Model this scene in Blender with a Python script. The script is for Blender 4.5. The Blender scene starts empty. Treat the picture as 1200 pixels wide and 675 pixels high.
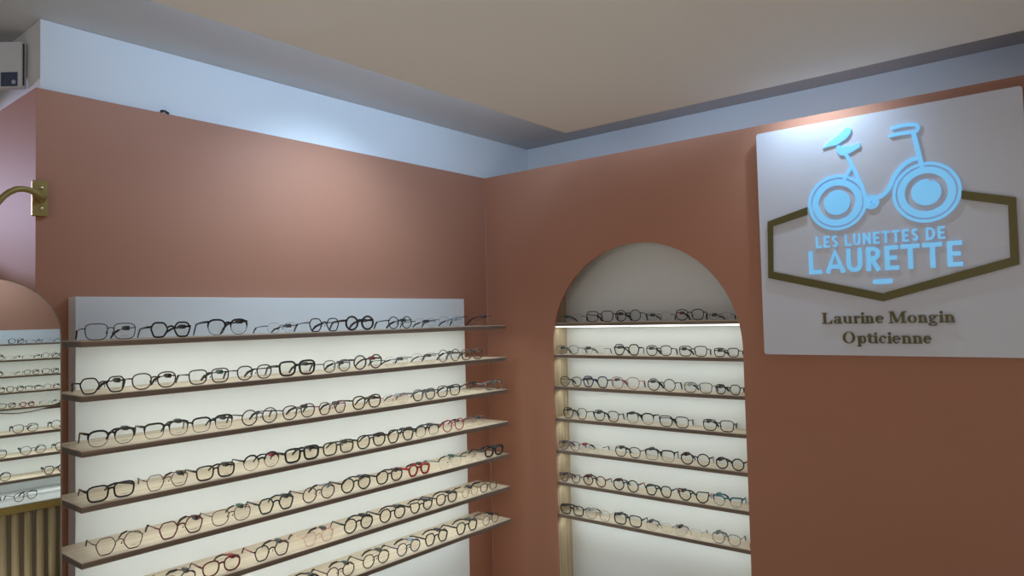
import bpy, math, random
from mathutils import Vector, Matrix
R = math.radians
PI = math.pi
random.seed(7)
scene = bpy.context.scene
C = scene.collection
EYE = 1.55                                   # the camera is held about 1.55 m above the floor; heights below are given from there

# ------------------------------------------------------------------ helpers
class MB:
    """collects shapes and links them as ONE mesh object"""
    def __init__(s, step=0.0): s.v = []; s.f = []; s.m = []; s.step = step; s.k = 0
    def lift(s, y): s.k += 1; return y - s.step * s.k          # keeps overlapping strokes from sharing one plane
    def add(s, vs, fs, mi=0):
        b = len(s.v); s.v += [tuple(p) for p in vs]
        s.f += [tuple(b + i for i in f) for f in fs]; s.m += [mi] * len(fs)
    def box(s, x0, x1, y0, y1, z0, z1, mi=0):
        s.add([(x0,y0,z0),(x1,y0,z0),(x1,y1,z0),(x0,y1,z0),(x0,y0,z1),(x1,y0,z1),(x1,y1,z1),(x0,y1,z1)],
              [(0,3,2,1),(4,5,6,7),(0,1,5,4),(1,2,6,5),(2,3,7,6),(3,0,4,7)], mi)
    def tube(s, pts, r, n=6, closed=False, sx=1.0, sz=1.0, mi=0, updir=(0,0,1)):
        """swept tube; r a number or one per point; sx/sz flatten the section sideways / upwards"""
        P = [Vector(p) for p in pts]; k = len(P)
        rr = r if isinstance(r, (list, tuple)) else [r] * k
        vs = []; up0 = Vector(updir)
        for i in range(k):
            if closed: t = P[(i+1) % k] - P[i-1]
            else: t = P[min(i+1, k-1)] - P[max(i-1, 0)]
            t.normalize()
            a = t.cross(up0)
            if a.length < 1e-4: a = t.cross(Vector((1, 0, 0)))
            a.normalize(); b = a.cross(t).normalized()
            for j in range(n):
                th = 2 * PI * j / n
                vs.append(P[i] + a * (math.cos(th) * rr[i] * sx) + b * (math.sin(th) * rr[i] * sz))
        fs = []
        for i in range(k if closed else k - 1):
            i2 = (i + 1) % k
            for j in range(n):
                j2 = (j + 1) % n
                fs.append((i*n+j, i*n+j2, i2*n+j2, i2*n+j))
        if not closed:
            fs.append(tuple(range(n))[::-1]); fs.append(tuple((k-1)*n + j for j in range(n)))
        s.add(vs, fs, mi)
    def prism(s, poly, y0, y1, mi=0):
        """extrudes a flat x/z outline from y0 to y1"""
        n = len(poly); y0 = s.lift(y0)
        vs = [(x, y0, z) for x, z in poly] + [(x, y1, z) for x, z in poly]
        fs = [tuple(range(n)), tuple(range(2*n-1, n-1, -1))]
        fs += [(i, n+i, n+(i+1) % n, (i+1) % n) for i in range(n)]
        s.add(vs, fs, mi)
    def ring(s, outer, inner, y0, y1, mi=0):
        """flat x/z band between two outlines of the same length"""
        n = len(outer); y0 = s.lift(y0)
        vs = [(x,y0,z) for x,z in outer] + [(x,y0,z) for x,z in inner] + [(x,y1,z) for x,z in outer] + [(x,y1,z) for x,z in inner]
        fs = []
        for i in range(n):
            j = (i+1) % n
            fs += [(i,j,n+j,n+i), (2*n+j,2*n+i,3*n+i,3*n+j), (j,i,2*n+i,2*n+j), (n+i,n+j,3*n+j,3*n+i)]
        s.add(vs, fs, mi)
    def ribbon(s, pts, w, y0, y1, mi=0):
        """flat stroke of width w (a number or one per point) along x/z points"""
        if not isinstance(w, (list, tuple)):
            pts = [p for i, p in enumerate(pts) if i == 0 or (Vector(p) - Vector(pts[i-1])).length > 1e-6]
        k = len(pts); P = [Vector((p[0], p[1])) for p in pts]; y0 = s.lift(y0)
        ww = w if isinstance(w, (list, tuple)) else [w] * k
        L = []; Rr = []
        for i in range(k):
            d1 = (P[i] - P[i-1]).normalized() if i > 0 else None
            d2 = (P[i+1] - P[i]).normalized() if i < k-1 else None
            d1 = d1 or d2; d2 = d2 or d1
            n1 = Vector((-d1.y, d1.x)); n2 = Vector((-d2.y, d2.x))
            m = (n1 + n2); m = m.normalized() if m.length > 1e-6 else n1
            c = max(m.dot(n1), 0.70)
            o = m * (ww[i] / 2 / c)
            L.append(P[i] + o); Rr.append(P[i] - o)
        vs = [(p.x,y0,p.y) for p in L] + [(p.x,y0,p.y) for p in Rr] + [(p.x,y1,p.y) for p in L] + [(p.x,y1,p.y) for p in Rr]
        fs = []
        for i in range(k-1):
            fs += [(i,i+1,k+i+1,k+i), (2*k+i+1,2*k+i,3*k+i,3*k+i+1), (i+1,i,2*k+i,2*k+i+1), (k+i,k+i+1,3*k+i+1,3*k+i)]
        fs += [(0,k,3*k,2*k), (k-1,2*k+k-1,3*k+k-1,2*k-1)]
        s.add(vs, fs, mi)
    def lathe(s, prof, n=20, mi=0, o=(0,0,0)):
        k = len(prof); vs = []
        for r, z in prof:
            for j in range(n):
                a = 2*PI*j/n; vs.append((o[0]+r*math.cos(a), o[1]+r*math.sin(a), o[2]+z))
        fs = [(i*n+j, i*n+(j+1) % n, (i+1)*n+(j+1) % n, (i+1)*n+j) for i in range(k-1) for j in range(n)]
        fs += [tuple(range(n))[::-1], tuple((k-1)*n+j for j in range(n))]
        s.add(vs, fs, mi)
    def build(s, name, mats, parent=None, smooth=False, bevel=0):
        me = bpy.data.meshes.new(name)
        me.from_pydata(s.v, [], s.f)
        for m in (mats if isinstance(mats, (list, tuple)) else [mats]): me.materials.append(m)
        for p, mi in zip(me.polygons, s.m): p.material_index = mi; p.use_smooth = smooth
        me.update()
        o = bpy.data.objects.new(name, me); C.objects.link(o)
        if parent is not None: o.parent = parent
        if bevel:
            b = o.modifiers.new('bevel', 'BEVEL'); b.width = bevel; b.segments = 2; b.limit_method = 'ANGLE'
        return o

def empty(name, loc=(0,0,0), rz=0.0):
    o = bpy.data.objects.new(name, None); C.objects.link(o)
    o.location = loc; o.rotation_euler = (0, 0, rz); o.empty_display_size = .05
    return o
def tag(o, label=None, cat=None, group=None, kind=None):
    if label: o['label'] = label
    if cat: o['category'] = cat
    if group: o['group'] = group
    if kind: o['kind'] = kind
    return o
def struct(o, label=None, cat=None): return tag(o, label, cat, kind='structure')

# ------------------------------------------------------------------ materials
def new_mat(name):
    m = bpy.data.materials.new(name); m.use_nodes = True
    nt = m.node_tree; b = nt.nodes['Principled BSDF']
    return m, nt, b
def plain(name, col, rough=.5, metal=0.0, spec=.5):
    m, nt, b = new_mat(name)
    b.inputs['Base Color'].default_value = (*col, 1)
    b.inputs['Roughness'].default_value = rough
    b.inputs['Metallic'].default_value = metal
    b.inputs['Specular IOR Level'].default_value = spec
    return m
def painted(name, col, rough=.6, var=.04, scale=3.0, bump=.02, spec=.3):
    """painted plaster: faint cloudy tone and a fine roller texture"""
    m, nt, b = new_mat(name); N = nt.nodes; K = nt.links
    tc = N.new('ShaderNodeTexCoord')
    n1 = N.new('ShaderNodeTexNoise'); n1.inputs['Scale'].default_value = scale
    K.new(tc.outputs['Object'], n1.inputs['Vector'])
    mx = N.new('ShaderNodeMix'); mx.data_type = 'RGBA'
    mx.inputs['A'].default_value = (*[c * (1 - var) for c in col], 1)
    mx.inputs['B'].default_value = (*[min(1, c * (1 + var)) for c in col], 1)
    K.new(n1.outputs['Fac'], mx.inputs['Factor']); K.new(mx.outputs['Result'], b.inputs['Base Color'])
    n2 = N.new('ShaderNodeTexNoise'); n2.inputs['Scale'].default_value = 260
    K.new(tc.outputs['Object'], n2.inputs['Vector'])
    bp = N.new('ShaderNodeBump'); bp.inputs['Strength'].default_value = bump * 4; bp.inputs['Distance'].default_value = .001
    K.new(n2.outputs['Fac'], bp.inputs['Height']); K.new(bp.outputs['Normal'], b.inputs['Normal'])
    b.inputs['Roughness'].default_value = rough; b.inputs['Specular IOR Level'].default_value = spec
    return m
def wood(name, light, dark, axis='Y', rough=.5, freq=1.0):
    """straight-grained veneer, grain running along one axis"""
    m, nt, b = new_mat(name); N = nt.nodes; K = nt.links
    tc = N.new('ShaderNodeTexCoord'); mp = N.new('ShaderNodeMapping')
    sc = {'X': (1.2, 60, 60), 'Y': (60, 1.2, 60), 'Z': (60, 60, 1.2)}[axis]
    mp.inputs['Scale'].default_value = [q * freq for q in sc]
    K.new(tc.outputs['Object'], mp.inputs['Vector'])
    n = N.new('ShaderNodeTexNoise'); n.inputs['Scale'].default_value = 1.6; n.inputs['Detail'].default_value = 5
    n.inputs['Distortion'].default_value = .35
    K.new(mp.outputs['Vector'], n.inputs['Vector'])
    r = N.new('ShaderNodeValToRGB'); r.color_ramp.elements[0].position = .33; r.color_ramp.elements[1].position = .66
    r.color_ramp.elements[0].color = (*dark, 1); r.color_ramp.elements[1].color = (*light, 1)
    K.new(n.outputs['Fac'], r.inputs['Fac']); K.new(r.outputs['Color'], b.inputs['Base Color'])
    b.inputs['Roughness'].default_value = rough
    return m
def emit(name, col, k):
    m = bpy.data.materials.new(name); m.use_nodes = True; nt = m.node_tree
    nt.nodes.remove(nt.nodes['Principled BSDF'])
    e = nt.nodes.new('ShaderNodeEmission'); e.inputs['Color'].default_value = (*col, 1); e.inputs['Strength'].default_value = k
    nt.links.new(e.outputs['Emission'], nt.nodes['Material Output'].inputs['Surface'])
    return m
def lens_mat(name, tint, gloss=.06):
    m = bpy.data.materials.new(name); m.use_nodes = True; nt = m.node_tree
    nt.nodes.remove(nt.nodes['Principled BSDF'])
    t = nt.nodes.new('ShaderNodeBsdfTransparent'); t.inputs['Color'].default_value = (*tint, 1)
    g = nt.nodes.new('ShaderNodeBsdfGlossy'); g.inputs['Roughness'].default_value = .03
    w = nt.nodes.new('ShaderNodeLayerWeight'); p = nt.nodes.new('ShaderNodeMath'); p.operation = 'POWER'; p.inputs[1].default_value = 4.0
    f = nt.nodes.new('ShaderNodeMath'); f.operation = 'MULTIPLY_ADD'; f.inputs[1].default_value = .35; f.inputs[2].default_value = gloss * .5
    nt.links.new(w.outputs['Facing'], p.inputs[0]); nt.links.new(p.outputs[0], f.inputs[0])
    x = nt.nodes.new('ShaderNodeMixShader')
    nt.links.new(f.outputs[0], x.inputs['Fac']); nt.links.new(t.outputs[0], x.inputs[1]); nt.links.new(g.outputs[0], x.inputs[2])
    nt.links.new(x.outputs[0], nt.nodes['Material Output'].inputs['Surface'])
    return m
def clear_plastic(name, tint, amount):
    """see-through acetate: part transparent, part tinted gloss"""
    m = bpy.data.materials.new(name); m.use_nodes = True; nt = m.node_tree
    b = nt.nodes['Principled BSDF']; b.inputs['Base Color'].default_value = (*tint, 1); b.inputs['Roughness'].default_value = .15
    t = nt.nodes.new('ShaderNodeBsdfTransparent'); x = nt.nodes.new('ShaderNodeMixShader'); x.inputs['Fac'].default_value = amount
    nt.links.new(t.outputs[0], x.inputs[1]); nt.links.new(b.outputs[0], x.inputs[2])
    nt.links.new(x.outputs[0], nt.nodes['Material Output'].inputs['Surface'])
    return m

TERRA = painted('terracotta paint', (.44, .205, .130), .55, .03, 2.2)
WHITE = painted('white wall paint', (.74, .75, .77), .7, .02, 2.0)
CEILSHADE = painted('upper ceiling shaded tone', (.60, .61, .62), .75, .02, 1.5)  # darker base colour carries the shade above the lowered panel
CEIL = painted('ceiling paint', (.86, .85, .83), .75, .02, 1.5)  # lighter base colour makes the lowered panel look more lit
PANEL = painted('white laminate', (.78, .80, .80), .45, .01, 4.0, .005)
NICHEB = painted('niche back laminate', (.74, .76, .75), .5, .01, 4.0, .005)
OAK = wood('pale oak veneer along wall', (.66, .555, .42), (.47, .37, .265), 'Y')
OAKX = wood('pale oak veneer across niche', (.68, .58, .45), (.52, .42, .31), 'X')
OAKZ = wood('pale oak upright', (.60, .48, .31), (.40, .30, .18), 'Z')
EDGE = wood('shaded shelf edge', (.235, .175, .135), (.165, .12, .09), 'Y', .55)  # oak edge out of the light, its shade put into the colour
EDGEX = wood('shaded niche shelf edge', (.235, .175, .135), (.165, .12, .09), 'X', .55)  # same edge shade in the colour, grain across the niche
SIGNB = plain('greige sign lacquer', (.68, .70, .78), .55, 0, .3)
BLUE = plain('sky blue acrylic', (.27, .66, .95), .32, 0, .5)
_b = BLUE.node_tree.nodes['Principled BSDF']; _b.inputs['Emission Color'].default_value = (.16, .55, 1.0, 1); _b.inputs['Emission Strength'].default_value = .42  # glow added to brighten emblem and capitals against the board
GOLD = plain('dark brass', (.125, .105, .030), .45, .25)
BRASS = plain('brushed brass', (.34, .245, .070), .45, .45)
BLACKP = plain('black plastic', (.012, .012, .014), .35)
GREYP = plain('grey plastic', (.30, .31, .33), .5)
WHITEP = plain('white plastic', (.62, .63, .65), .45)
SCREEN = plain('dark display', (.055, .075, .125), .2)
FLOORM = wood('oak floor', (.42, .33, .24), (.32, .24, .17), 'Y', .4, .3)
MIRROR = plain('mirror silver', (.86, .88, .87), .0, 1.0)
LED = emit('led diffuser', (1.0, .98, .90), 3.0)
LEDSOFT = emit('led diffuser soft', (1.0, .98, .92), 1.2)

# ------------------------------------------------------------------ settings
LED_LONG, LED_NICHE, LED_COL = 2.1, .44, (.90, 1.0, .97)
MIR_TILT, MIR_YAW, RND_Z = .5, 1.3, .08
AMB, AMB_COL = .24, (1.0, .98, .94)
OPP_Y = ((-1.62, -1.42, -1.22), (-1.58, -1.38, -1.2), (-1.56, -1.26))
OPP_C = ((-1.66, 3.05), (-1.46, 3.05), (-1.20, 3.06))
COOL = (.60, .80, 1.0)
SPOTS = [
    ('sign_spot', (1.654, -.16, .91), (1.68, -.02, .2), 10.5, COOL, 120, .9, .02),
    ('rack_spot', (.56, -1.02, .90), (.04, -1.02, -.05), 26, COOL, 116, 1.0, .03),
    ('window_spot', (-1.9, -2.85, .62), (-.2, -2.0, .48), 58, (.72, .70, 1.0), 19, .12, .03),
]
AREAS = [
    ('cove_light', (.70, -1.05, .89), (-.0, -1.05, .86), 1.8, .05, 5.4, (.45, .70, 1.0)),
    ('cove_light', (1.3, -.17, .89), (1.3, .38, .86), 1.3, .05, 1.7, (.5, .72, 1.0)),
    ('room_fill', (2.2, -4.5, .7), (1.2, -1.0, -.6), 1.5, 1.5, 22, (1.0, .97, .9)),  # unseen fill panel behind the camera, added for frontal ambience
    ('floor_fill', (1.9, -2.6, -1.45), (1.9, -2.6, 1), 2.2, 2.4, 12, (1.0, .97, .92)),  # unseen uplight near the floor, added to brighten the lowered ceiling
]
LONG_RACK = [
    [(0.245,-1.8980,0.135,'square','wire','dark grey'), (0.245,-1.7279,0.122,'hex','mid','black'), (0.245,-1.5452,0.135,'panto','brow','black'), (0.245,-1.3482,0.113,'oval','rimless','black'), (0.245,-1.1742,0.130,'hex','thin','black'), (0.245,-1.0132,0.130,'round','thick','black'), (0.245,-0.8095,0.123,'round','thin','dark grey'), (0.245,-0.6695,0.122,'oval','rimless','black'), (0.245,-0.5219,0.142,'oval','rimless','blue'), (0.245,-0.3353,0.165,'panto','rimless','black')],
    [(0.245,-1.9186,0.121,'hex','thin','black'), (0.245,-1.7772,0.127,'panto','thin','tortoise'), (0.245,-1.6086,0.130,'square','thin','black'), (0.245,-1.4522,0.124,'panto','thin','black'), (0.245,-1.2889,0.142,'square','thick','black'), (0.245,-1.1208,0.117,'panto','thin','grey'), (0.245,-0.9764,0.135,'round','mid','dark grey'), (0.245,-0.8325,0.121,'oval','rimless','teal'), (0.245,-0.6829,0.141,'oval','rimless','black'), (0.245,-0.5325,0.132,'round','thin','grey'), (0.245,-0.3877,0.135,'square','mid','clear brown')],
    [(0.248,-1.8976,0.123,'panto','brow','black'), (0.244,-1.7417,0.130,'square','brow','black'), (0.248,-1.5997,0.131,'square','fade','black'), (0.248,-1.4368,0.129,'round','thin','dark grey'), (0.248,-1.2864,0.128,'panto','thin','plum'), (0.248,-1.1457,0.119,'hex','thin','rose'), (0.248,-0.9874,0.134,'panto','mid','tortoise'), (0.248,-0.8417,0.131,'oval','rimless','red'), (0.248,-0.6878,0.123,'panto','mid','grey'), (0.232,-0.5270,0.137,'square','thin','black'), (0.197,-0.3348,0.138,'oval','rimless','brown'), (0.224,-0.2187,0.118,'square','mid','clear grey')],
    [(0.248,-1.8985,0.124,'square','mid','black'), (0.248,-1.7412,0.125,'hex','wire','bronze'), (0.248,-1.5910,0.125,'square','mid','dark tortoise'), (0.248,-1.4318,0.130,'round','fade','black'), (0.248,-1.2758,0.135,'square','thick','black'), (0.248,-1.1215,0.133,'square','mid','olive'), (0.248,-0.9684,0.135,'panto','mid','black'), (0.248,-0.8200,0.138,'hex','mid','black'), (0.248,-0.6744,0.131,'oval','brow','black'), (0.248,-0.5186,0.129,'round','thin','rose red'), (0.227,-0.3563,0.128,'oval','rimless','purple')],
    [(0.248,-1.8760,0.129,'hex','wire','brown'), (0.248,-1.7005,0.135,'hex','thin','dark red'), (0.248,-1.5394,0.132,'panto','wire','brown'), (0.248,-1.3789,0.133,'hex','mid','dark green'), (0.248,-1.2088,0.134,'round','thin','brown'), (0.248,-1.0443,0.134,'round','mid','black'), (0.248,-0.8814,0.130,'panto','mid','black'), (0.248,-0.7243,0.116,'hex','thick','red'), (0.248,-0.5418,0.137,'square','rimless','teal'), (0.248,-0.3895,0.117,'square','rimless','black'), (0.248,-0.2569,0.123,'square','thick','black')],
    [(0.248,-1.7097,0.103,'panto','thin','black'), (0.248,-1.5738,0.124,'panto','mid','dark red'), (0.248,-1.3968,0.129,'hex','thin','black red'), (0.248,-1.2114,0.124,'hex','thin','clear orange'), (0.248,-1.0354,0.132,'round','mid','black'), (0.248,-0.8694,0.129,'round','mid','black'), (0.248,-0.7154,0.123,'cat','mid','black'), (0.248,-0.5693,0.122,'panto','mid','dark grey'), (0.248,-0.4236,0.101,'round','wire','gold'), (0.248,-0.2998,0.111,'oval','thin','clear brown')],
    [(0.248,-1.2763,0.126,'round','mid','black'), (0.248,-1.1197,0.122,'round','thin','brown'), (0.248,-0.9547,0.127,'round','thin','olive'), (0.248,-0.7883,0.123,'round','thin','navy'), (0.248,-0.6338,0.131,'hex','mid','dark brown'), (0.248,-0.4486,0.133,'hex','mid','black'), (0.248,-0.2913,0.107,'round','wire','brown')],
]
NICHE = [
    [(0.022,0.5060,0.119,'square','rimless','black'), (0.022,0.6644,0.141,'square','thin','dark brown'), (0.022,0.8117,0.128,'round','thin','black'), (0.022,0.9640,0.118,'oval','rimless','black'), (0.022,1.1058,0.124,'panto','thin','dark grey'), (0.022,1.2378,0.094,'oval','rimless','grey')],
    [(0.022,0.4775,0.125,'oval','thin','clear grey'), (0.022,0.6247,0.126,'oval','rimless','grey'), (0.022,0.7993,0.129,'hex','mid','black'), (0.022,0.9576,0.119,'panto','thin','plum'), (0.022,1.1147,0.123,'square','thin','dark grey'), (0.022,1.2584,0.102,'square','thin','plum')],
    [(0.022,0.4935,0.119,'panto','thin','tortoise'), (0.022,0.6305,0.136,'hex','mid','navy'), (0.022,0.7868,0.143,'panto','thin','clear pink'), (0.022,0.9648,0.131,'round','thin','black'), (0.022,1.1315,0.122,'square','thin','grey yellow'), (0.022,1.2591,0.106,'hex','thin','black')],
    [(0.022,0.5128,0.136,'hex','thin','brown'), (0.022,0.6832,0.130,'panto','thin','black'), (0.022,0.8567,0.132,'panto','brow','black'), (0.022,1.0175,0.133,'square','thin','black'), (0.022,1.2136,0.130,'square','thin','black')],
    [(0.022,0.4621,0.115,'panto','thin','clear purple'), (0.022,0.5971,0.131,'oval','rimless','black'), (0.022,0.7892,0.126,'panto','thin','tortoise'), (0.022,0.9461,0.138,'square','brow','black'), (0.022,1.1078,0.127,'round','mid','plum'), (0.022,1.2563,0.116,'round','mid','black red')],
    [(0.022,0.4619,0.115,'cat','thin','purple'), (0.022,0.6101,0.121,'round','mid','dark red'), (0.022,0.7741,0.127,'round','mid','black red'), (0.022,0.9351,0.124,'hex','mid','black'), (0.022,1.0952,0.134,'cat','mid','black orange'), (0.022,1.2409,0.121,'cat','brow','teal')],
    [(0.022,0.4684,0.128,'square','mid','black'), (0.022,0.6229,0.128,'panto','wire','gold'), (0.022,0.7790,0.138,'square','mid','black'), (0.022,0.9311,0.126,'oval','rimless','black'), (0.022,1.0664,0.123,'oval','rimless','silver'), (0.022,1.2299,0.118,'panto','thin','clear grey')],
]

# ------------------------------------------------------------------ room shell
def Zb(z): return z + EYE
X_END, H_CLAD, H_CEIL, H_DROP = -2.0116, Zb(.7223), Zb(.9393), Zb(.80)
m = MB(); m.box(-1.6, 4.2, -6.0, .6, -.05, 0); struct(m.build('floor', FLOORM), 'pale oak floor', 'floor')
m = MB(); m.box(-1.6, 4.2, -6.0, .6, H_CEIL, H_CEIL + .06); struct(m.build('ceiling', CEILSHADE), 'upper ceiling above the lowered panel', 'ceiling')
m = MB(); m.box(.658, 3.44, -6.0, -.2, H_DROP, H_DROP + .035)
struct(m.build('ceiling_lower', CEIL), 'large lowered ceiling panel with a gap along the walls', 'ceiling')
m = MB(); m.box(-1.5, 0, X_END, -.0005, 0, H_CLAD); struct(m.build('wall_left', TERRA), 'terracotta wall behind the long rack', 'wall')
m = MB(); m.box(-1.5, -.012, X_END + .0148, .395, H_CLAD + .0005, H_CEIL - .001)
struct(m.build('wall_left_upper', WHITE), 'white strip of wall above the left terracotta wall', 'wall')
m = MB(); m.box(-.0115, 4.0, .3808, .43, 0, H_CEIL - .001)
struct(m.build('wall_back_upper', WHITE), 'white strip of wall above the terracotta wall with the niche', 'wall')
m = MB(); m.box(3.47, 3.6, -6.0, .38, 0, H_CEIL - .001); struct(m.build('wall_right', TERRA), 'terracotta wall opposite the long rack', 'wall')

# back wall with the arched opening
NL, NR, ARC = .4087, 1.336, .3128
NC, NRAD = (NL + NR) / 2, (NR - NL) / 2
SPR = ARC - NRAD
FT = .012                                             # thickness of the arched front
m = MB()
arch = [(NC + NRAD * math.cos(PI - PI * i / 48), Zb(SPR + NRAD * math.sin(PI * i / 48))) for i in range(49)]
hole = [(NL, 0.0)] + arch + [(NR, 0.0)]
X0, X1 = .0005, 3.468
outer = [(X0, 0.0)] + [(X0 + (X1 - X0) * i / 48, H_CLAD) for i in range(49)] + [(X1, 0.0)]
n = len(hole)
for yy, flip in ((0.0, False), (FT, True)):
    vs = [(x, yy, z) for x, z in outer] + [(x, yy, z) for x, z in hole]
    fs = [(i, n + i, n + i + 1, i + 1) for i in range(n - 1)]
    m.add(vs, [f[::-1] for f in fs] if flip else fs)
m.add([(x, 0, z) for x, z in hole] + [(x, FT, z) for x, z in hole], [(i, n + i, n + i + 1, i + 1) for i in range(n - 1)])
m.box(X0, X1, 0.0005, .380, H_CLAD - .015, H_CLAD)
struct(m.build('wall_back', TERRA), 'terracotta wall with the arched niche', 'wall')

# ------------------------------------------------------------------ shelves
S, TT = .15, .0173
def attach(o, root):
    o.parent = root; o.location = -Vector(root.location)
    return o
def along_wall_shelf(x0, x1, y0, y1, z, mats=(OAK, EDGE)):
    m = MB()
    m.box(x0, x1, y0, y1, z - .0022, z, 0)
    m.box(x0, x1, y0, y1, z - .0100, z - .0022, 1)
    m.box(x0, x1 - .0015, y0 + .0015, y1 - .0015, z - .0112, z - .0100, 1)
    m.box(x0, x1, y0, y1, z - TT, z - .0112, 1)
    return m.build('shelf', mats)
def niche_shelf(x0, x1, y0, y1, z):
    m = MB()
    m.box(x0, x1, y0, y1, z - .0022, z, 0)
    m.box(x0, x1, y0, y1, z - .0165, z - .0022, 1)
    return m.build('shelf', (OAKX, EDGEX))
def area(name, loc, rot, sx, sy, power, col, parent=None, spread=None):
    l = bpy.data.lights.new(name, 'AREA'); l.shape = 'RECTANGLE'; l.size = sx; l.size_y = sy
    l.energy = power; l.color = col
    if spread: l.spread = spread
    o = bpy.data.objects.new(name, l); C.objects.link(o); o.location = loc; o.rotation_euler = rot
    if parent is not None: o.parent = parent
    return o

BX, BL, BR, SL, SR, SX, Z1 = .058, -1.9246, -.2352, -1.9808, -.1732, .2677, -.0355
rack = tag(empty('display_rack', (.13, -1.08, .15)), 'long white wall panel with seven oak shelves of eyeglasses on terracotta wall', 'display rack')
m = MB(); m.box(.0003, BX, BL, BR, .15, Zb(.0947)); attach(m.build('back_panel', PANEL, bevel=.001), rack)
for i in range(7):
    z = Zb(Z1 - i * S)
    sh = attach(along_wall_shelf(BX + .0003, SX, SL, SR, z), rack)
    ls = MB(); ls.box(SX - .075, SX - .055, BL, BR, z - TT - .0012, z - TT - .0002)
    ls.build('led_strip', LEDSOFT, sh)
    area('shelf_light', (SX - .065, (BL + BR) / 2, z - TT - .003), (0, R(14), 0), .03, BR - BL, LED_LONG, LED_COL, sh)

NZ1, ND = -.0314, .1204
nd = tag(empty('niche_display', (NC, .06, .12)), 'arched wall niche lined in white with pale oak sides and seven shelves', 'display niche')
m = MB(); m.box(NL - .02, NR + .02, ND, ND + .016, .12, Zb(.36)); attach(m.build('back_panel', NICHEB), nd)
m = MB(); m.box(NL - .02, NL, FT + .0003, ND - .0003, .12, Zb(.36)); attach(m.build('side_panel', OAKZ), nd)
m = MB(); m.box(NR, NR + .02, FT + .0003, ND - .0003, .12, Zb(.36)); attach(m.build('side_panel', OAKZ), nd)
m = MB(); m.box(NL + .0003, NR - .0003, FT + .0003, ND - .0003, Zb(.345), Zb(.36)); attach(m.build('top_panel', NICHEB), nd)
for i in range(7):
    z = Zb(NZ1 - i * S)
    sh = attach(niche_shelf(NL + .0005, NR - .0005, FT + .0005, ND - .0005, z), nd)
    ls = MB()
    if i == 0: ls.box(NL + .012, NR - .012, FT + .001, FT + .009, z - .0165 - .0055, z - .0165 - .0002)
    else: ls.box(NL + .012, NR - .012, FT + .012, FT + .022, z - .0165 - .0012, z - .0165 - .0002)
    ls.build('led_strip', LED if i == 0 else LEDSOFT, sh)
    area('niche_light', (NC, FT + .03, z - .0165 - .007), (R(12), 0, 0), NR - NL - .03, .02, LED_NICHE, LED_COL, sh)

# ------------------------------------------------------------------ sign
sg = tag(empty('sign_board', (1.85, -.02, Zb(-.163))), 'greige optician sign with raised blue bicycle emblem and brass lettering on terracotta wall', 'sign')
SX0, SX1, SZ0, SZ1, SF = 1.4325, 2.2675, Zb(-.1632), Zb(.6820), -.034
def rrect(x0, x1, z0, z1, r, k=6):
    o = []
    for cx, cz, a in ((x1 - r, z1 - r, 0), (x0 + r, z1 - r, 90), (x0 + r, z0 + r, 180), (x1 - r, z0 + r, 270)):
        o += [(cx + r * math.cos(R(a + 90 * i / k)), cz + r * math.sin(R(a + 90 * i / k))) for i in range(k + 1)]
    return o
m = MB(); m.prism(rrect(SX0, SX1, SZ0, SZ1, .010), SF, -.0004); attach(m.build('panel', SIGNB), sg)
hexo = [(1.6124,.3779),(1.4661,.3396),(1.4606,.1254),(1.8500,.0242),(2.2367,.1262),(2.2372,.3353),(2.0946,.3748),
        (2.0935,.3479),(2.2160,.3140),(2.2145,.1488),(1.8502,.0521),(1.4795,.1484),(1.4843,.3205),(1.6113,.3502)]
m = MB(); m.prism([(x, Zb(z)) for x, z in hexo], SF - .008, SF - .0002)
attach(tag(m.build('hexagon_border', GOLD), 'dark brass hexagon outline'), sg)

def circ(cx, cz, r, n=56, notch=None):
    o = []
    for i in range(n):
        a = 360.0 * i / n; q = r
        if notch and abs((a - notch[0] + 180) % 360 - 180) < notch[1]: q = r * notch[2]
        o.append((cx + q * math.cos(R(a)), Zb(cz) + q * math.sin(R(a))))
    return o
E0, E1 = SF - .0045, SF - .0002
m = MB(.00003)
for cx, cz, r, na in ((1.7150, .3828, .0990, 140), (1.9945, .3834, .1008, 70)):
    m.ring(circ(cx, cz, r), circ(cx, cz, r - .0092), E0, E1)
    m.ring(circ(cx, cz, r - .0158), circ(cx, cz, r - .0370), E0, E1)
    m.prism(circ(cx, cz, .0435, 72, (na, 9, .86)), E0, E1)
m.prism(circ(1.9995, .4185, .0045, 16), E0 - .001, E1)
m.ring(circ(1.8270, .3708, .0245, 32), circ(1.8270, .3708, .0085, 32), E0, E1)
m.ring(circ(1.8270, .3708, .0078, 24), circ(1.8270, .3708, .0042, 24), E0 - .002, E1)
def zz(pts): return [(x, Zb(z)) for x, z in pts]
m.ribbon(zz([(1.7516,.553),(1.7775,.4884),(1.7982,.4319),(1.8085,.394)]), .0115, E0, E1)
m.ribbon(zz([(1.7694,.5054),(1.7412,.4600)]), .0105, E0, E1)
m.prism(zz([(1.7225,.5864),(1.7327,.5865),(1.7400,.5800),(1.7723,.5785),(1.7986,.5840),(1.7996,.5700),(1.7715,.5557),(1.7477,.5482),(1.7313,.5509),(1.7209,.5690)]), E0, E1)
m.prism(zz([(1.674,.5841),(1.700,.6065),(1.730,.6235),(1.7535,.6430),(1.7635,.6473),(1.7725,.6379),(1.7695,.6226),(1.7561,.6072),(1.7226,.5897),(1.700,.5890)]), E0, E1)
m.ribbon(zz([(1.8440,.3830),(1.8600,.3870),(1.8757,.4000),(1.8902,.4223),(1.9002,.4468),(1.9136,.4668),(1.9306,.4834),(1.9439,.4924),(1.9579,.4984),(1.9815,.5024)]), .0125, E0, E1)
m.ribbon(zz([(1.9650,.592),(1.9774,.5241),(1.9865,.4660)]), .0135, E0, E1)
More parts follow.
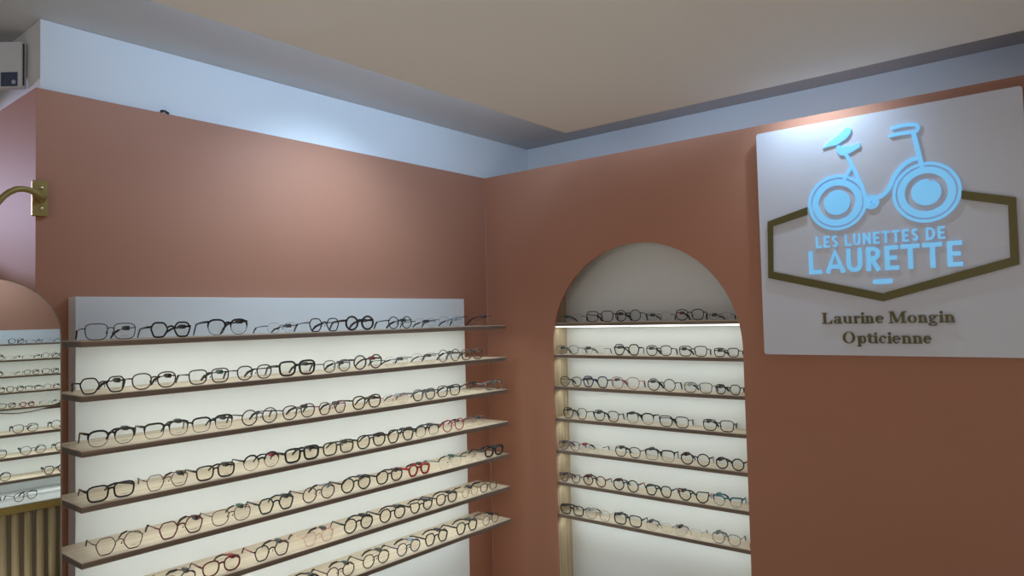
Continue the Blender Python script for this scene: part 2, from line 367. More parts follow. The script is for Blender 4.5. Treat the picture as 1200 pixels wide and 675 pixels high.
m.ribbon(zz([(1.8994,.615),(1.9256,.6190),(1.9523,.6190),(1.9713,.6158),(1.9785,.6105),(1.9805,.6024),(1.9775,.5946),(1.9700,.5910),(1.9513,.5920),(1.9191,.5930),(1.8918,.5906)]), .0105, E0, E1)
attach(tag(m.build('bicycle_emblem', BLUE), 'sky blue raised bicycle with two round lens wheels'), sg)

# geometric capitals drawn as strokes (x 0..1 over the letter width, z 0..1 over the cap height)
def arcp(cx, cz, rx, rz, a0, a1, k=14):
    return [(cx + rx * math.cos(R(a0 + (a1 - a0) * i / k)), cz + rz * math.sin(R(a0 + (a1 - a0) * i / k))) for i in range(k + 1)]
def caps(mb, ch, x0, x1, z0, z1, t):
    w, h = x1 - x0, z1 - z0; u = t / w / 2; v = t / h / 2
    E = {
     'L': [[(u, 1), (u, v), (1, v)]],
     'E': [[(1, 1 - v), (u, 1 - v), (u, v), (1, v)], [(u, .5), (.88, .5)]],
     'T': [[(0, 1 - v), (1, 1 - v)], [(.5, 1 - v), (.5, 0)]],
     'N': [[(u, 0), (u, 1)], [(u, 1 - v), (1 - u, v)], [(1 - u, 0), (1 - u, 1)]],
     'U': [[(u, 1)] + arcp(.5, .32, .5 - u, .32 - v, 180, 360) + [(1 - u, 1)]],
     'A': [[(u, 0), (.5, 1 - v), (1 - u, 0)], [(.25, .27), (.75, .27)]],
     'D': [[(u, 0), (u, 1)], [(u, 1 - v), (.45, 1 - v)] + arcp(.45, .5, .55 - u, .5 - v, 90, -90) + [(u, v)]],
     'R': [[(u, 0), (u, 1)], [(u, 1 - v), (.5, 1 - v)] + arcp(.5, .72, .5 - u, .28 - v, 90, -90) + [(u, .44 + v)], [(.42, .46), (1 - u * .8, 0)]],
     'S': [arcp(.52, .735, .46 - u, .265 - v, 35, 250, 12) + arcp(.48, .265, .46 - u, .265 - v, 70, -145, 12)],
    }[ch]
    for st in E:
        mb.ribbon([(x0 + px * w, z0 + pz * h) for px, pz in st], t, SF - .0035, SF - .0002)
WID = dict(L=.62, E=.62, S=.66, U=.74, N=.8, T=.74, D=.78)
def word(mb, txt, x0, x1, z0, z1, t, gap=.26):
    tot = sum(WID[c] for c in txt) + gap * (len(txt) - 1); k = (x1 - x0) / tot; x = x0
    for c in txt:
        caps(mb, c, x, x + WID[c] * k, z0, z1, t); x += (WID[c] + gap) * k
for txt, a, b in (('LES', 1.6370, 1.7125), ('LUNETTES', 1.7361, 1.9660), ('DE', 1.9885, 2.0430)):
    m = MB(.00003); word(m, txt, a, b, Zb(.2246), Zb(.2655), .0066)
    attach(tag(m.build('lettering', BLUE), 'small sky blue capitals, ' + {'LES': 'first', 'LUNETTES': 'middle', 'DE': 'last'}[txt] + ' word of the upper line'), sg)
m = MB(.00003)
for ch, a, b in zip('LAURETTE', (1.6094,1.6665,1.7384,1.8025,1.8613,1.9116,1.9768,2.0465), (1.6537,1.7335,1.7896,1.8474,1.9039,1.9672,2.0326,2.0888)):
    caps(m, ch, a, b, Zb(.1310), Zb(.2145), .0142)
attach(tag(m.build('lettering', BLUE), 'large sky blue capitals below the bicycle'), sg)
m = MB(); m.prism(rrect(1.8200, 1.8825, Zb(.0845), Zb(.1010), .008), SF - .0035, SF - .0002)
attach(m.build('dash', BLUE), sg)

# roman letters: thick stems, thin joins, bracket serifs
def serif(mb, ch, x0, x1, z0, cap):
    """glyph fitted between x0 and x1, baseline z0, cap height cap"""
    w = x1 - x0; xh = .66; Y0, Y1 = SF - .006, SF - .0002
    def X(p): return x0 + p * w
    def ZZ(q): return z0 + q * cap
    def B(a, b, c, d): mb.prism([(X(a), ZZ(c)), (X(b), ZZ(c)), (X(b), ZZ(d)), (X(a), ZZ(d))], Y0, Y1)
    def Pg(*q): mb.prism([(X(a), ZZ(b)) for a, b in q], Y0, Y1)
    def Rb(q, ws): mb.ribbon([(X(a), ZZ(b)) for a, b in q], [cap * k for k in ws] if isinstance(ws, list) else cap * ws, Y0, Y1)
    def ring(cx, cz, rx, rz, side, thin, k=36):
        o = [(X(cx) + rx * w * math.cos(2*PI*i/k), ZZ(cz) + rz * cap * math.sin(2*PI*i/k)) for i in range(k)]
        q = [(X(cx) + (rx * w - side * cap) * math.cos(2*PI*i/k), ZZ(cz) + (rz - thin) * cap * math.sin(2*PI*i/k)) for i in range(k)]
        mb.ring(o, q, Y0, Y1)
    st = .19 * cap / w; se = .075 * cap / w; T = .075
    def stem(c, top, foot=True, flag=True):
        B(c - st / 2, c + st / 2, 0, top)
        if foot: B(c - st / 2 - se, c + st / 2 + se, 0, T)
        if flag: Pg((c - st / 2 - se * 1.1, top - T * 1.3), (c, top - T * 1.3), (c, top), (c - st / 2 - se * 1.1, top - T * .4))
    if ch == 'L':
        B(.16, .16 + st, 0, 1); B(.0, .5, 1 - T, 1); B(0, .97, 0, T); Pg((.72, T), (1, .36), (1, 0), (.72, 0))
    elif ch == 'a':
        ring(.36, .19, .36, .20, .14, .06); B(.56, .56 + st, .02, .50); B(.56, 1.0, 0, T)
        Rb(arcp(.42, .46, .32, .165, 165, 0, 10), [.13, .10, .08, .07, .07, .08, .10, .12, .15, .17, .18])
    elif ch == 'u':
        c1, c2 = st / 2 + se, 1 - se - st / 2
        B(c1 - st/2, c1 + st/2, .18, xh); Pg((0, xh - T), (c1, xh - T), (c1, xh), (0, xh - T * .3))
        B(c2 - st/2, c2 + st/2, 0, xh); Pg((c2 - st/2 - se, xh - T), (c2, xh - T), (c2, xh), (c2 - st/2 - se, xh - T * .3)); B(c2, 1.0, 0, T)
        Rb(arcp((c1 + c2) / 2, .20, (c2 - c1) / 2, .15, 180, 350, 10), [.18, .15, .12, .10, .08, .08, .07, .06, .06, .06, .06])
    elif ch == 'r':
        c = st / 2 + se; stem(c, xh)
        Rb([(c, .42), (c + .18, .58), (.80, .60)], [.06, .09, .12]); Pg((.66, .46), (1, .46), (1, .66), (.72, .66))
    elif ch == 'i':
        stem(.5, xh); ringc = circ(0, 0, .0001, 18)
        mb.prism([(X(.5) + .115 * cap * math.cos(2*PI*i/18), ZZ(.86) + .115 * cap * math.sin(2*PI*i/18)) for i in range(18)], Y0, Y1)
    elif ch == 'n':
        c1, c2 = st / 2 + se, 1 - se - st / 2
        stem(c1, xh); stem(c2, .44, True, False)
        Rb(arcp((c1 + c2) / 2, .44, (c2 - c1) / 2, .17, 170, 0, 10), [.06, .06, .07, .08, .09, .10, .12, .14, .16, .18, .19])
    elif ch == 'e':
        rx, rz = .5, xh / 2
        Rb(arcp(.5, rz, .5 - .05 * cap / w * 1.5, rz - .04, 5, 325, 26), [.13] * 3 + [.08] * 7 + [.16] * 8 + [.09] * 5 + [.06] * 4)
        B(.14, .93, rz - .01, rz + .055)
    elif ch == 'o':
        ring(.5, xh / 2, .5, xh / 2 + .01, .17, .05)
    elif ch == 'O':
        ring(.5, .5, .5, .52, .21, .05)
    elif ch == 'p':
        c = st / 2 + se; B(c - st/2, c + st/2, -.28, xh); B(c - st/2 - se, c + st/2 + se, -.28, -.28 + T)
        Pg((0, xh - T), (c, xh - T), (c, xh), (0, xh - T * .3)); ring(.62, xh / 2, .38, xh / 2 + .01, .17, .06)
    elif ch == 't':
        B(.28, .28 + st, .08, .84); B(0, .95, xh - T, xh); Rb(arcp(.28 + st + .12, .13, .22, .10, 190, 330, 8), [.16, .13, .1, .08, .08, .07, .06, .05, .05])
    elif ch == 'c':
        Rb(arcp(.54, xh / 2, .46 - .06 * cap / w, xh / 2 - .035, 40, 320, 22), [.10] * 5 + [.09] * 4 + [.17] * 6 + [.09] * 4 + [.06] * 4)
        mb.prism([(X(.84) + .09 * cap * math.cos(2*PI*i/14), ZZ(.50) + .09 * cap * math.sin(2*PI*i/14)) for i in range(14)], Y0, Y1)
    elif ch == 'g':
        ring(.42, .46, .36, .205, .12, .05); ring(.46, -.11, .46, .175, .10, .065)
        Rb([(.22, .27), (.16, .18), (.30, .10), (.70, .06)], [.06, .08, .10, .10]); Pg((.68, .60), (1, .66), (1, .54), (.72, .54))
    elif ch == 'M':
        s1 = .07 * cap / w; B(.10, .10 + s1, 0, 1); B(0, .28, 0, T); B(.74, .74 + st * 1.05, 0, 1); B(.66, 1.0, 0, T)
        B(0, .2, 1 - T, 1); B(.8, 1.0, 1 - T, 1)
        Rb([(.20, 1), (.46, .06)], .20); Rb([(.47, .04), (.78, .98)], .07)
def roman(mb, txt, xa, xb, z0, cap):
    for ch, a, b in zip(txt, xa, xb): serif(mb, ch, a, b, z0, cap)
m = MB(.00003)
roman(m, 'Laurine', (1.6469,1.6871,1.7179,1.7527,1.7755,1.7908,1.8231), (1.6816,1.7157,1.7483,1.7734,1.7897,1.8188,1.8494), Zb(-.0505), .0395)
roman(m, 'Mongin', (1.8644,1.9220,1.9529,1.9833,2.0127,2.0298), (1.9188,1.9489,1.9806,2.0098,2.0281,2.0586), Zb(-.0510), .0395)
attach(tag(m.build('lettering', GOLD), 'dark brass roman letters, upper line'), sg)
m = MB(.00003)
roman(m, 'Opticienne', (1.7150,1.7617,1.7925,1.8149,1.8308,1.8572,1.8728,1.9016,1.9341,1.9659), (1.7551,1.7909,1.8138,1.8288,1.8549,1.8717,1.8988,1.9313,1.9632,1.9895), Zb(-.1202), .0395)
attach(tag(m.build('lettering', GOLD), 'dark brass roman letters, lower line'), sg)

# ------------------------------------------------------------------ mirrors
def swap(mb): mb.v = [(b, a, c) for a, b, c in mb.v]; return mb
def arch_out(r, zc, zb, k=36): return [(r * math.cos(PI * i / k), zc + r * math.sin(PI * i / k)) for i in range(k + 1)] + [(-r, zb), (r, zb)]
am = empty('arched_mirror', (.28, -2.191, EYE)); am.rotation_euler = (0, R(-MIR_TILT), R(-MIR_YAW))
tag(am, 'tall arched mirror at left edge reflecting the shop in front of the terracotta corner', 'mirror')
m = MB(); m.prism(arch_out(.1528, -.0235, -1.53), 0, .003); swap(m).build('mirror_glass', MIRROR, am)
m = MB(); oo, ii = arch_out(.155, -.0235, -1.535), arch_out(.1526, -.0235, -1.532)
m.ring(oo, ii, -.014, .0045); m.prism(arch_out(.1545, -.0235, -1.534), -.016, -.0005); swap(m).build('frame', plain('mirror edge', (.30, .25, .20), .4, .3), am)
m = MB(); m.box(-.25, -.017, -.12, .12, -1.55, -1.53); m.box(-.032, -.017, -.05, .05, -1.53, -.35); m.build('stand', BLACKP, am)

rm = tag(empty('round_mirror', (3.170, -1.46, Zb(RND_Z))), 'large round mirror seen in the arched mirror, shelves below it', 'mirror')
def circ0(r, k=64): return [(r * math.cos(2*PI*i/k), r * math.sin(2*PI*i/k)) for i in range(k)]
m = MB(); m.prism(circ0(.527), -.003, 0); swap(m).build('mirror_glass', MIRROR, rm)
m = MB(); m.ring(circ0(.532), circ0(.5268), -.005, .012); m.prism(circ0(.53), .0003, .012); swap(m).build('frame', plain('round mirror rim', (.16, .16, .15), .4, .5), rm)
m = MB(); m.box(.0125, .249, -.20, .20, .02, .06); m.build('mount', BLACKP, rm)

# rack, counter seen only in the mirror
CZ2 = Zb(-.945)
rk2 = tag(empty('display_rack', (3.36, -1.45, 0)), 'white rack with oak shelves seen only in the arched mirror', 'display rack')
m = MB(); m.box(3.42, 3.4695, -2.35, -.45, CZ2 + .0005, Zb(.11)); attach(m.build('back_panel', PANEL), rk2)
OZ = (-.425, -.572, -.709, -.845)
for i, zq in enumerate(OZ):
    z = Zb(zq)
    m = MB(); m.box(3.2, 3.4195, -2.40, -.40, z - .002, z, 0); m.box(3.2, 3.4195, -2.40, -.40, z - TT, z - .002, 1)
    sh = attach(m.build('shelf', (OAK, EDGE)), rk2)
    area('shelf_light', (3.25, -1.4, z - TT - .006), (0, R(-12), 0), .03, 1.9, LED_LONG * (1.0 if i < 3 else .45), LED_COL, sh)
ct = tag(empty('counter', (3.2, -1.45, 0)), 'white topped counter with brass edge and fluted front seen in the arched mirror', 'counter')
CX, CZ = 2.95, Zb(-.945)
m = MB(); m.box(CX, 3.469, -2.45, -.35, CZ - .004, CZ); attach(m.build('top', PANEL), ct)
m = MB(); m.box(CX - .004, CX + .02, -2.45, -.35, CZ - .045, CZ - .0045); attach(m.build('edge_trim', BRASS), ct)
m = MB(); m.box(CX + .025, 3.46, -2.44, -.36, .02, CZ - .005); attach(m.build('body', plain('counter body', (.20, .16, .10), .6)), ct)
m = MB(); y = -2.43
FLUTE = wood('gilt fluted wood', (.52, .44, .27), (.40, .32, .17), 'Z', .45)
while y < -.38:
    m.tube([(CX + .017, y, .02), (CX + .017, y, CZ - .046)], .021, 10, sx=1.0, sz=.8, updir=(1, 0, 0)); y += .06
attach(m.build('fluted_front', FLUTE, smooth=True), ct)

# ------------------------------------------------------------------ small things on the left
wb = tag(empty('wall_bracket', (0, -2.005, Zb(.387))), 'brass wall bracket with curved arm at left edge of terracotta wall', 'wall bracket')
m = MB(); m.box(.0004, .016, -2.0240, -1.9845, Zb(.334), Zb(.440)); attach(m.build('wall_plate', BRASS, bevel=.002), wb)
for zz_ in (.418, .357):
    m = MB(); m.lathe([(.0062, 0), (.0062, .002), (.004, .0035), (.0, .004)], 14)
    o = m.build('screw', plain('bright screw', (.55, .48, .32), .25, .9), wb, True); o.rotation_euler = (0, R(90), 0); o.location = (.016, 1.9999 - 1.9962 + .0, zz_ - .387)
m = MB(); m.lathe([(.013, 0), (.013, .008), (.010, .012), (.0085, .014)], 18)
o = m.build('collar', BRASS, wb, True); o.rotation_euler = (0, R(90), 0); o.location = (.016, .001, .001)
arm = [(.028,-2.004,.388),(.036,-2.010,.3905),(.042,-2.022,.396),(.046,-2.040,.4030),(.048,-2.058,.4045),(.05,-2.075,.4005),(.052,-2.092,.3900),(.054,-2.106,.376),(.056,-2.120,.357),(.057,-2.132,.334),(.057,-2.140,.305),(.057,-2.142,.262)]
m = MB(); m.tube([(a, b, Zb(c)) for a, b, c in arm], .0085, 12); attach(m.build('arm', BRASS, smooth=True), wb)
m = MB(); m.lathe([(.0001, 0), (.010, .004), (.012, .012), (.010, .020), (.0086, .024)], 16)
o = m.build('end_cap', BRASS, wb, True); o.location = (.057, -2.142 + 2.005, .240 - .387)

cb = tag(empty('control_box', (-.126, -1.9985, Zb(.7465)), R(39.5)), 'white box with dark display turned out from white wall strip, upper left', 'control box')
m = MB(); m.box(-.36, 0, -.026, 0, 0, .1435); m.build('housing', WHITEP, cb, bevel=.003)
m = MB(); m.box(-.062, -.011, -.0275, -.0262, .003, .047); m.build('display', SCREEN, cb)
m = MB(); m.prism([(-.022 + .0065 * math.cos(2*PI*i/20), .016 + .0065 * math.sin(2*PI*i/20)) for i in range(20)], -.0285, -.0277); m.build('indicator_light', plain('pale led', (.42, .46, .52), .3), cb)
m = MB(); m.box(.0002, .0016, -.019, -.014, .008, .138); m.build('side_seam', BLACKP, cb)
m = MB(); m.prism([(-.30, .03), (-.12, .03), (-.12, .11), (-.30, .11)], .0005, .055); m.build('mount', WHITEP, cb)
m = MB(); m.tube([(.004,-1.648,Zb(.7255)), (.004,-1.640,Zb(.7285)), (.004,-1.632,Zb(.7285)), (.003,-1.626,Zb(.7265)), (.002,-1.620,Zb(.7240))], .0042, 8)
tag(m.build('cable_end', BLACKP, smooth=True), 'small black cable end peeking over top edge of terracotta wall', 'cable')

# ------------------------------------------------------------------ eyeglasses
def metal(n, c): return plain(n, c, .3, .75)
PAL = {}
def colour(n):
    """rim, temple and temple tip material of a frame colour"""
    if n in PAL: return PAL[n]
    K = plain('frame black', (.010, .010, .012), .22) if 'black' not in PAL and n == 'black' else None
    A = lambda q, c: plain('frame ' + q, c, .22)
    blk = PAL['black'][0] if 'black' in PAL else K
    if n == 'black': r = (blk, blk, blk)
    elif n == 'dark grey': a = metal('frame dark grey', (.045, .045, .05)); r = (a, a, blk)
    elif n == 'grey': a = metal('frame grey', (.13, .135, .145)); r = (a, a, blk)
    elif n == 'silver': a = metal('frame silver', (.45, .45, .46)); r = (a, a, A('tip grey', (.2, .2, .22)))
    elif n == 'gold': a = metal('frame gold', (.42, .32, .16)); r = (a, a, A('tip brown', (.06, .035, .02)))
    elif n == 'bronze': a = metal('frame bronze', (.16, .10, .06)); r = (a, blk, blk)
    elif n == 'brown': a = metal('frame brown', (.085, .050, .035)); r = (a, a, A('tip dark brown', (.03, .018, .014)))
    elif n == 'dark brown': a = A('dark brown', (.030, .017, .013)); r = (a, a, a)
    elif n == 'tortoise': a = A('tortoise', (.060, .032, .015)); r = (a, a, blk)
    elif n == 'dark tortoise': a = A('dark tortoise', (.028, .018, .012)); r = (a, a, a)
    elif n == 'plum': a = A('plum', (.060, .022, .040)); r = (a, a, blk)
    elif n == 'purple': a = A('purple', (.085, .032, .075)); r = (a, a, A('tip gold brown', (.09, .05, .02)))
    elif n == 'rose': a = metal('frame rose', (.17, .075, .080)); r = (a, A('rose temple', (.42, .10, .10)), blk)
    elif n == 'rose red': a = A('rose red', (.38, .045, .065)); r = (a, a, blk)
    elif n == 'red': a = A('red', (.38, .012, .014)); r = (a, a, blk)
    elif n == 'dark red': a = A('dark red', (.13, .014, .016)); r = (a, a, blk)
    elif n == 'black red': r = (blk, A('crimson', (.24, .012, .022)), blk)
    elif n == 'black orange': r = (blk, A('orange', (.62, .13, .02)), blk)
    elif n == 'olive': a = A('olive', (.045, .043, .020)); r = (a, a, a)
    elif n == 'dark green': a = A('dark green', (.010, .035, .033)); r = (a, a, a)
    elif n == 'teal': a = A('teal', (.02, .15, .19)); r = (a, a, blk)
    elif n == 'navy': a = A('navy', (.014, .026, .125)); r = (a, a, blk)
    elif n == 'blue': a = A('blue', (.09, .19, .32)); r = (a, a, blk)
    elif n == 'grey yellow': a = metal('frame pale grey', (.17, .17, .17)); r = (a, A('yellow', (.5, .42, .04)), blk)
    elif n == 'clear grey': a = clear_plastic('clear grey acetate', (.30, .30, .31), .55); r = (a, a, A('tip mid grey', (.10, .10, .11)))
    elif n == 'clear brown': a = clear_plastic('clear brown acetate', (.13, .09, .065), .75); r = (a, a, blk)
    elif n == 'clear pink': a = clear_plastic('clear pink acetate', (.60, .30, .32), .55); r = (a, A('pink temple', (.50, .14, .16)), A('tip maroon', (.16, .03, .04)))
    elif n == 'clear purple': a = clear_plastic('clear lilac acetate', (.30, .17, .28), .6); r = (a, a, A('tip plum', (.05, .02, .045)))
    elif n == 'clear orange': a = clear_plastic('clear orange acetate', (.85, .36, .22), .32); r = (a, a, blk)
    PAL[n] = r
    return r
colour('black')
LENS = lens_mat('clear lens', (.975, .975, .97))
LENST = lens_mat('faintly tinted lens', (.95, .94, .90))
LENSEDGE = clear_plastic('lens edge', (.35, .37, .37), .30)
PRINT = plain('lens print', (.03, .03, .03), .5)
TAGM = [plain('tag charcoal', (.045, .05, .055), .4), plain('tag dark green', (.03, .075, .065), .4), plain('tag pale blue', (.30, .36, .42), .3),
        plain('tag crimson', (.24, .02, .03), .4), plain('tag black', (.012, .012, .014), .4)]

def rounded_poly(pts, k=3, cut=.28):
    o = []; n = len(pts)
    for i in range(n):
        p0, p1, p2 = Vector(pts[i-1]), Vector(pts[i]), Vector(pts[(i+1) % n])
        a, b = p1.lerp(p0, cut), p1.lerp(p2, cut)
        for j in range(k + 1):
            t = j / k; o.append(tuple((1-t)**2 * a + 2*t*(1-t) * p1 + t*t * b))
    return o
def superell(p, squash=0.0, k=28):
    o = []
    for i in range(k):
        a = 2*PI*i/k; c, s = math.cos(a), math.sin(a)
        x = math.copysign(abs(c) ** (2/p), c); z = math.copysign(abs(s) ** (2/p), s)
        o.append((x * (1 + squash * z), z))
    return o
# outline of the viewer's right lens in a -1..1 square, and half sizes relative to the frame width
OUT = {
    'round': (superell(2.0), .205, .190),
    'panto': (superell(2.5, .10), .208, .178),
    'square': (superell(3.3, .09), .212, .166),
    'oval': (superell(2.6, .06), .208, .158),
    'hex': (rounded_poly([(-.55, 1), (.60, 1), (1, .25), (.62, -1), (-.50, -1), (-1, .10)], 4, .30), .210, .176),
    'cat': (rounded_poly([(-.75, .85), (.55, .95), (1.08, 1.0), (.85, -.45), (.30, -1), (-.40, -1), (-.95, -.2)], 4, .30), .208, .166),
}
RADII = {'wire': (.0013, .0012, .0015), 'thin': (.0020, .0015, .0023), 'mid': (.0026, .0019, .0036), 'thick': (.0036, .0022, .0048),
         'brow': (.0031, .0019, .0038), 'fade': (.0030, .0017, .0030), 'rimless': (.0011, .0012, .0017)}
def eyeglasses(loc, rz, W, shape, rim, col, T, side, tagm, label, group, fine=True, tilt=0.0):
    """front in the local x/z plane facing -y, temples reaching back along +y, lower rims and temple tips on z = 0"""
    root = tag(empty('eyeglasses', loc, rz), label, 'eyeglasses', group)
    mr, mt, mp = colour(col)
    outl, ka, kb = OUT[shape]; a, b = ka * W, kb * W
    rr, tw, th = RADII[rim]
    zc = b + rr; cx = W / 2 - a - .010 * W
    hz = zc + b * (.42 if rim != 'brow' else .72)
    f = MB(); nl = len(outl)
    for sgn in (-1, 1):
        pts = [(sgn * (cx + x * a), 0.0, zc + z * b) for x, z in outl]
        if rim in ('brow', 'fade'):
            rad = [rr * (.30 + .70 * min(1, max(0, (z + .15) / .5))) for x, z in outl]
        else: rad = rr
        if rim != 'rimless': f.tube(pts, rad, 6, True, updir=(0, 1, 0), sz=1.25)
        # end piece and hinge
        f.tube([(sgn * (cx + a * .93), 0, hz), (sgn * (W / 2 - .001), .0008, hz), (sgn * (W / 2 - .0005), .006, hz)], [max(rr, .0012)] * 3, 6, sz=1.3)
        if rim in ('wire', 'thin', 'rimless'):      # nose pads
            f.tube([(sgn * (cx - a * .90), .001, zc + b * .15), (sgn * (cx - a * 1.02), .008, zc), (sgn * (cx - a * 1.02), .010, zc - .006)], [.0006, .0007, .0020], 5)
    bw = cx - a * (.97 if shape != 'cat' else .93); bz = zc + b * (.30 if rim != 'brow' else .45)
    f.tube([(-bw, 0, bz), (-bw * .5, -.001, bz + .0035), (0, -.0012, bz + .0045), (bw * .5, -.001, bz + .0035), (bw, 0, bz)], max(rr * .95, .0011), 6, sz=1.2)
    f.build('frame_front', mr, root, True)
    for sgn in (-1, 1):
        l = MB(); l.add([(sgn * (cx + x * a * .985), 0.0004, zc + z * b * .985) for x, z in outl], [tuple(range(nl))[::sgn]])
        mats = [LENST if rim in ('thick', 'mid') else LENS]
        if rim in ('rimless', 'brow', 'fade'):
            mats.append(LENSEDGE)
            l.tube([(sgn * (cx + x * a), .0004, zc + z * b) for x, z in outl], .0006, 4, True, updir=(0, 1, 0), mi=1)
        lo = l.build('lens', mats, root)
        if fine and sgn == 1:
            q = MB()
            for j in range(5):
                xx = cx + (-.30 + .14 * j) * a; q.box(xx, xx + .0022, -.0006, -.0002, zc - b * .66, zc - b * .66 + .0011)
            q.build('lens_print', PRINT, lo)
    for sgn in (-1, 1):
        x0 = W / 2 - .0005; inn = random.uniform(.016, .032)
        ye = T; p = [(x0, .004, hz), (x0 + .0008, T * .18, hz - .0005), (x0 - inn * .25, T * .48, hz - .003), (x0 - inn * .5, T * .70, hz - .006)]
        q = [(x0 - inn * .5, T * .70, hz - .006), (x0 - inn * .65, T * .78, hz - .010), (x0 - inn * .85, T * .88, hz * .52), (x0 - inn, T, .0026)]
        t = MB(); t.tube([(sgn * x, y_, z) for x, y_, z in p], [1, 1, .9, .9], 6, sx=tw, sz=th)
        to = t.build('temple', mt, root, True)
        e = MB(); k = 1.9 if rim in ('wire', 'thin', 'rimless') else 1.0
        e.tube([(sgn * x, y_, z) for x, y_, z in q], [1.0, 1.15, 1.2, .9], 6, sx=tw * k, sz=max(th * k * .85, .0027))
        e.build('temple_tip', mp, to, True)
    if tagm is not None:
        sgn = side; s_ = MB(); yy = T * random.uniform(.20, .34); xx = sgn * (W / 2 - .006)
        s_.box(xx - .0055, xx + .0055, yy, yy + .022, hz - .0075, hz + .0055)
        s_.box(xx - .004, xx + .004, yy + .020, yy + .034, hz - .004, hz + .003)
        tg = s_.build('security_tag', TAGM[tagm], root, bevel=.0015)
    return root

ORD = ['first', 'second', 'third', 'fourth', 'fifth', 'sixth', 'seventh', 'eighth', 'ninth', 'tenth', 'eleventh', 'twelfth']
SHELF = ['top', 'second', 'third', 'fourth', 'fifth', 'sixth', 'seventh']
RW = {'wire': 'wire', 'thin': 'thin', 'mid': '', 'thick': 'thick', 'brow': 'browline', 'fade': 'half-clear', 'rimless': 'rimless'}
SW = {'round': 'round', 'panto': 'rounded', 'square': 'square', 'oval': 'oval', 'hex': 'angular', 'cat': 'cat-eye'}
CW = {'black red': 'black-and-red', 'black orange': 'black-and-orange', 'grey yellow': 'grey', 'rose red': 'rose-red'}
def describe(shape, rim, col): return ' '.join(w for w in (RW[rim], CW.get(col, col), SW[shape]) if w)
TAGSEQ = [0, 0, 4, 0, None, 0, 1, 0, 2, 0, 0, 4, 1, None, 0, 0, 3, 0, 0, 4]
k = 0
for s, row in enumerate(LONG_RACK):
    for i, (x, y, W, shape, rim, col) in enumerate(row):
        eyeglasses((x, y, Zb(Z1 - s * S) + .0003), R(90), W, shape, rim, col, min(.128, x - .066), 1, TAGSEQ[k % 20],
                   f'{describe(shape, rim, col)} eyeglasses, {ORD[i]} from left on {SHELF[s]} shelf of long rack',
                   f'eyeglasses on the {SHELF[s]} shelf of the long rack', y < -.6)
        k += 1
for s, row in enumerate(NICHE):
    for i, (yy, x, W, shape, rim, col) in enumerate(row):
        x = max(x, NL + W / 2 + .008)
        eyeglasses((x, yy, Zb(NZ1 - s * S) + .0003), 0, W, shape, rim, col, .094, -1, TAGSEQ[k % 20],
                   f'{describe(shape, rim, col)} eyeglasses, {ORD[i]} from left on {SHELF[s]} shelf of arched niche',
                   f'eyeglasses on the {SHELF[s]} shelf of the arched niche', True)
        k += 1
m = MB(); m.box(1.3215, 1.3345, .030, .052, Zb(NZ1 - 6 * S) + .0003, Zb(NZ1 - 6 * S) + .021); m.box(1.3265, 1.3295, .052, .066, Zb(NZ1 - 6 * S) + .0003, Zb(NZ1 - 6 * S) + .007)
tag(m.build('security_tag', TAGM[3], bevel=.002), 'small red tag at the right end of lowest shelf in arched niche', 'tag')
# eyeglasses on the rack that only the arched mirror shows; facing the room they are turned to -x
NAMES = ['second', 'third', 'lowest']
for r_, (zq, ys, cols) in enumerate(((OZ[1], OPP_Y[0], ('black', 'dark grey', 'black')), (OZ[2], OPP_Y[1], ('black', 'grey', 'dark grey')), (OZ[3], OPP_Y[2], ('black', 'dark grey')))):
    for i, (y, c_) in enumerate(zip(ys, cols)):
        sh_, rm_ = (('hex', 'mid'), ('panto', 'thin'), ('round', 'thin'))[(i + r_) % 3]
        eyeglasses((3.222, y, Zb(zq) + .0003), R(-90), .132, sh_, rm_, c_, .138, 1, 0,
                   f'{describe(sh_, rm_, c_)} eyeglasses {ORD[i]} from left on {NAMES[r_]} shelf seen in mirror', 'eyeglasses seen in the arched mirror', False)
for i, (y, x) in enumerate(OPP_C):
    eyeglasses((x, y, CZ + .0003), R(-90 + (25, -20, 60)[i]), .132, 'panto', 'thin', ('dark grey', 'black', 'grey')[i], .138, 1, 4 if i == 2 else None,
               f'thin rounded eyeglasses {ORD[i]} from left on white counter seen in mirror', 'eyeglasses on the counter seen in the mirror', False)

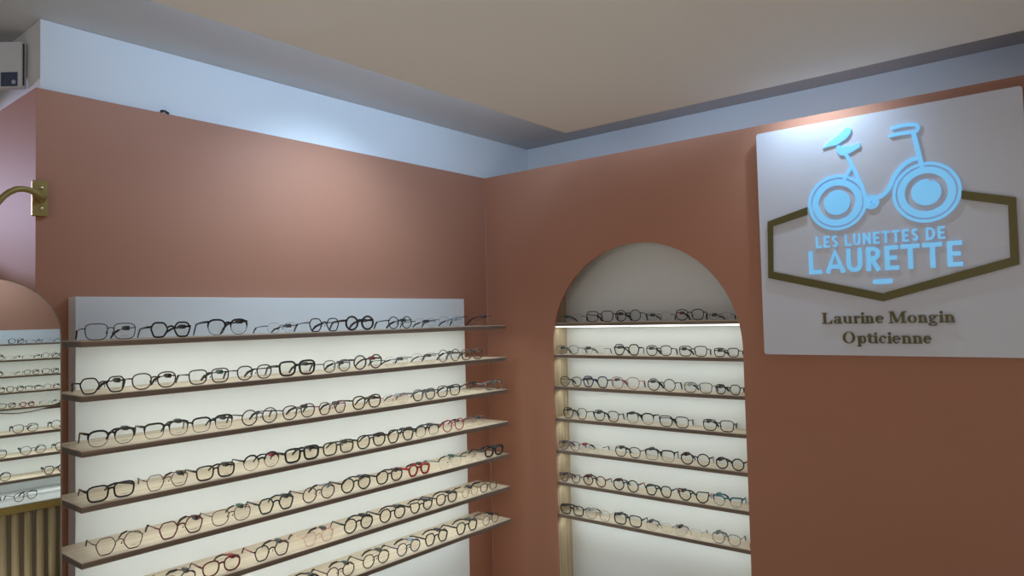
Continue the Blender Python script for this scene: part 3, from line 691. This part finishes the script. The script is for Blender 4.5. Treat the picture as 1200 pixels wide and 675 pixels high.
# ------------------------------------------------------------------ light
w = bpy.data.worlds.new('world'); scene.world = w; w.use_nodes = True
w.node_tree.nodes['Background'].inputs['Color'].default_value = (*AMB_COL, 1)
w.node_tree.nodes['Background'].inputs['Strength'].default_value = AMB
def aim(o, tgt):
    d = Vector(tgt) - Vector(o.location); o.rotation_euler = d.to_track_quat('-Z', 'Y').to_euler()
def spot(name, loc, tgt, power, col, angle, blend=.6, rad=.03):
    l = bpy.data.lights.new(name, 'SPOT'); l.energy = power; l.color = col; l.spot_size = R(angle); l.spot_blend = blend; l.shadow_soft_size = rad
    o = bpy.data.objects.new(name, l); C.objects.link(o); o.location = loc; aim(o, tgt)
    return o
for nm, loc, tgt, p, c, ang, bl, rad in SPOTS: spot(nm, (loc[0], loc[1], Zb(loc[2])), (tgt[0], tgt[1], Zb(tgt[2])), p, c, ang, bl, rad)
for nm, loc, tgt, sx, sy, p, c in AREAS:
    o = area(nm, (loc[0], loc[1], Zb(loc[2])), (0, 0, 0), sx, sy, p, c); aim(o, (tgt[0], tgt[1], Zb(tgt[2])))

# ------------------------------------------------------------------ camera
cd = bpy.data.cameras.new('camera'); cam = bpy.data.objects.new('camera', cd); C.objects.link(cam)
cd.sensor_width = 36.0; cd.sensor_fit = 'HORIZONTAL'; cd.lens = 36.0 * 829.0167 / 1200; cd.clip_start = .02
yaw, pit, rol = R(39.48), R(2.337), R(-1.399)
fw = Vector((-math.sin(yaw) * math.cos(pit), math.cos(yaw) * math.cos(pit), math.sin(pit)))
rt = Vector((math.cos(yaw), math.sin(yaw), 0)); up = rt.cross(fw)
rt2 = rt * math.cos(rol) + up * math.sin(rol); up2 = up * math.cos(rol) - rt * math.sin(rol)
M = Matrix((rt2, up2, -fw)).transposed().to_4x4(); M.translation = Vector((2.4137, -2.7273, Zb(.0021)))
cam.matrix_world = M
scene.camera = cam
scene.view_settings.view_transform = 'Standard'; scene.view_settings.look = 'None'
scene.view_settings.exposure = 0; scene.view_settings.gamma = 1
scene.cycles.transparent_max_bounces = 32
scene.cycles.sample_clamp_indirect = 4.0
scene.cycles.caustics_reflective = False; scene.cycles.caustics_refractive = False
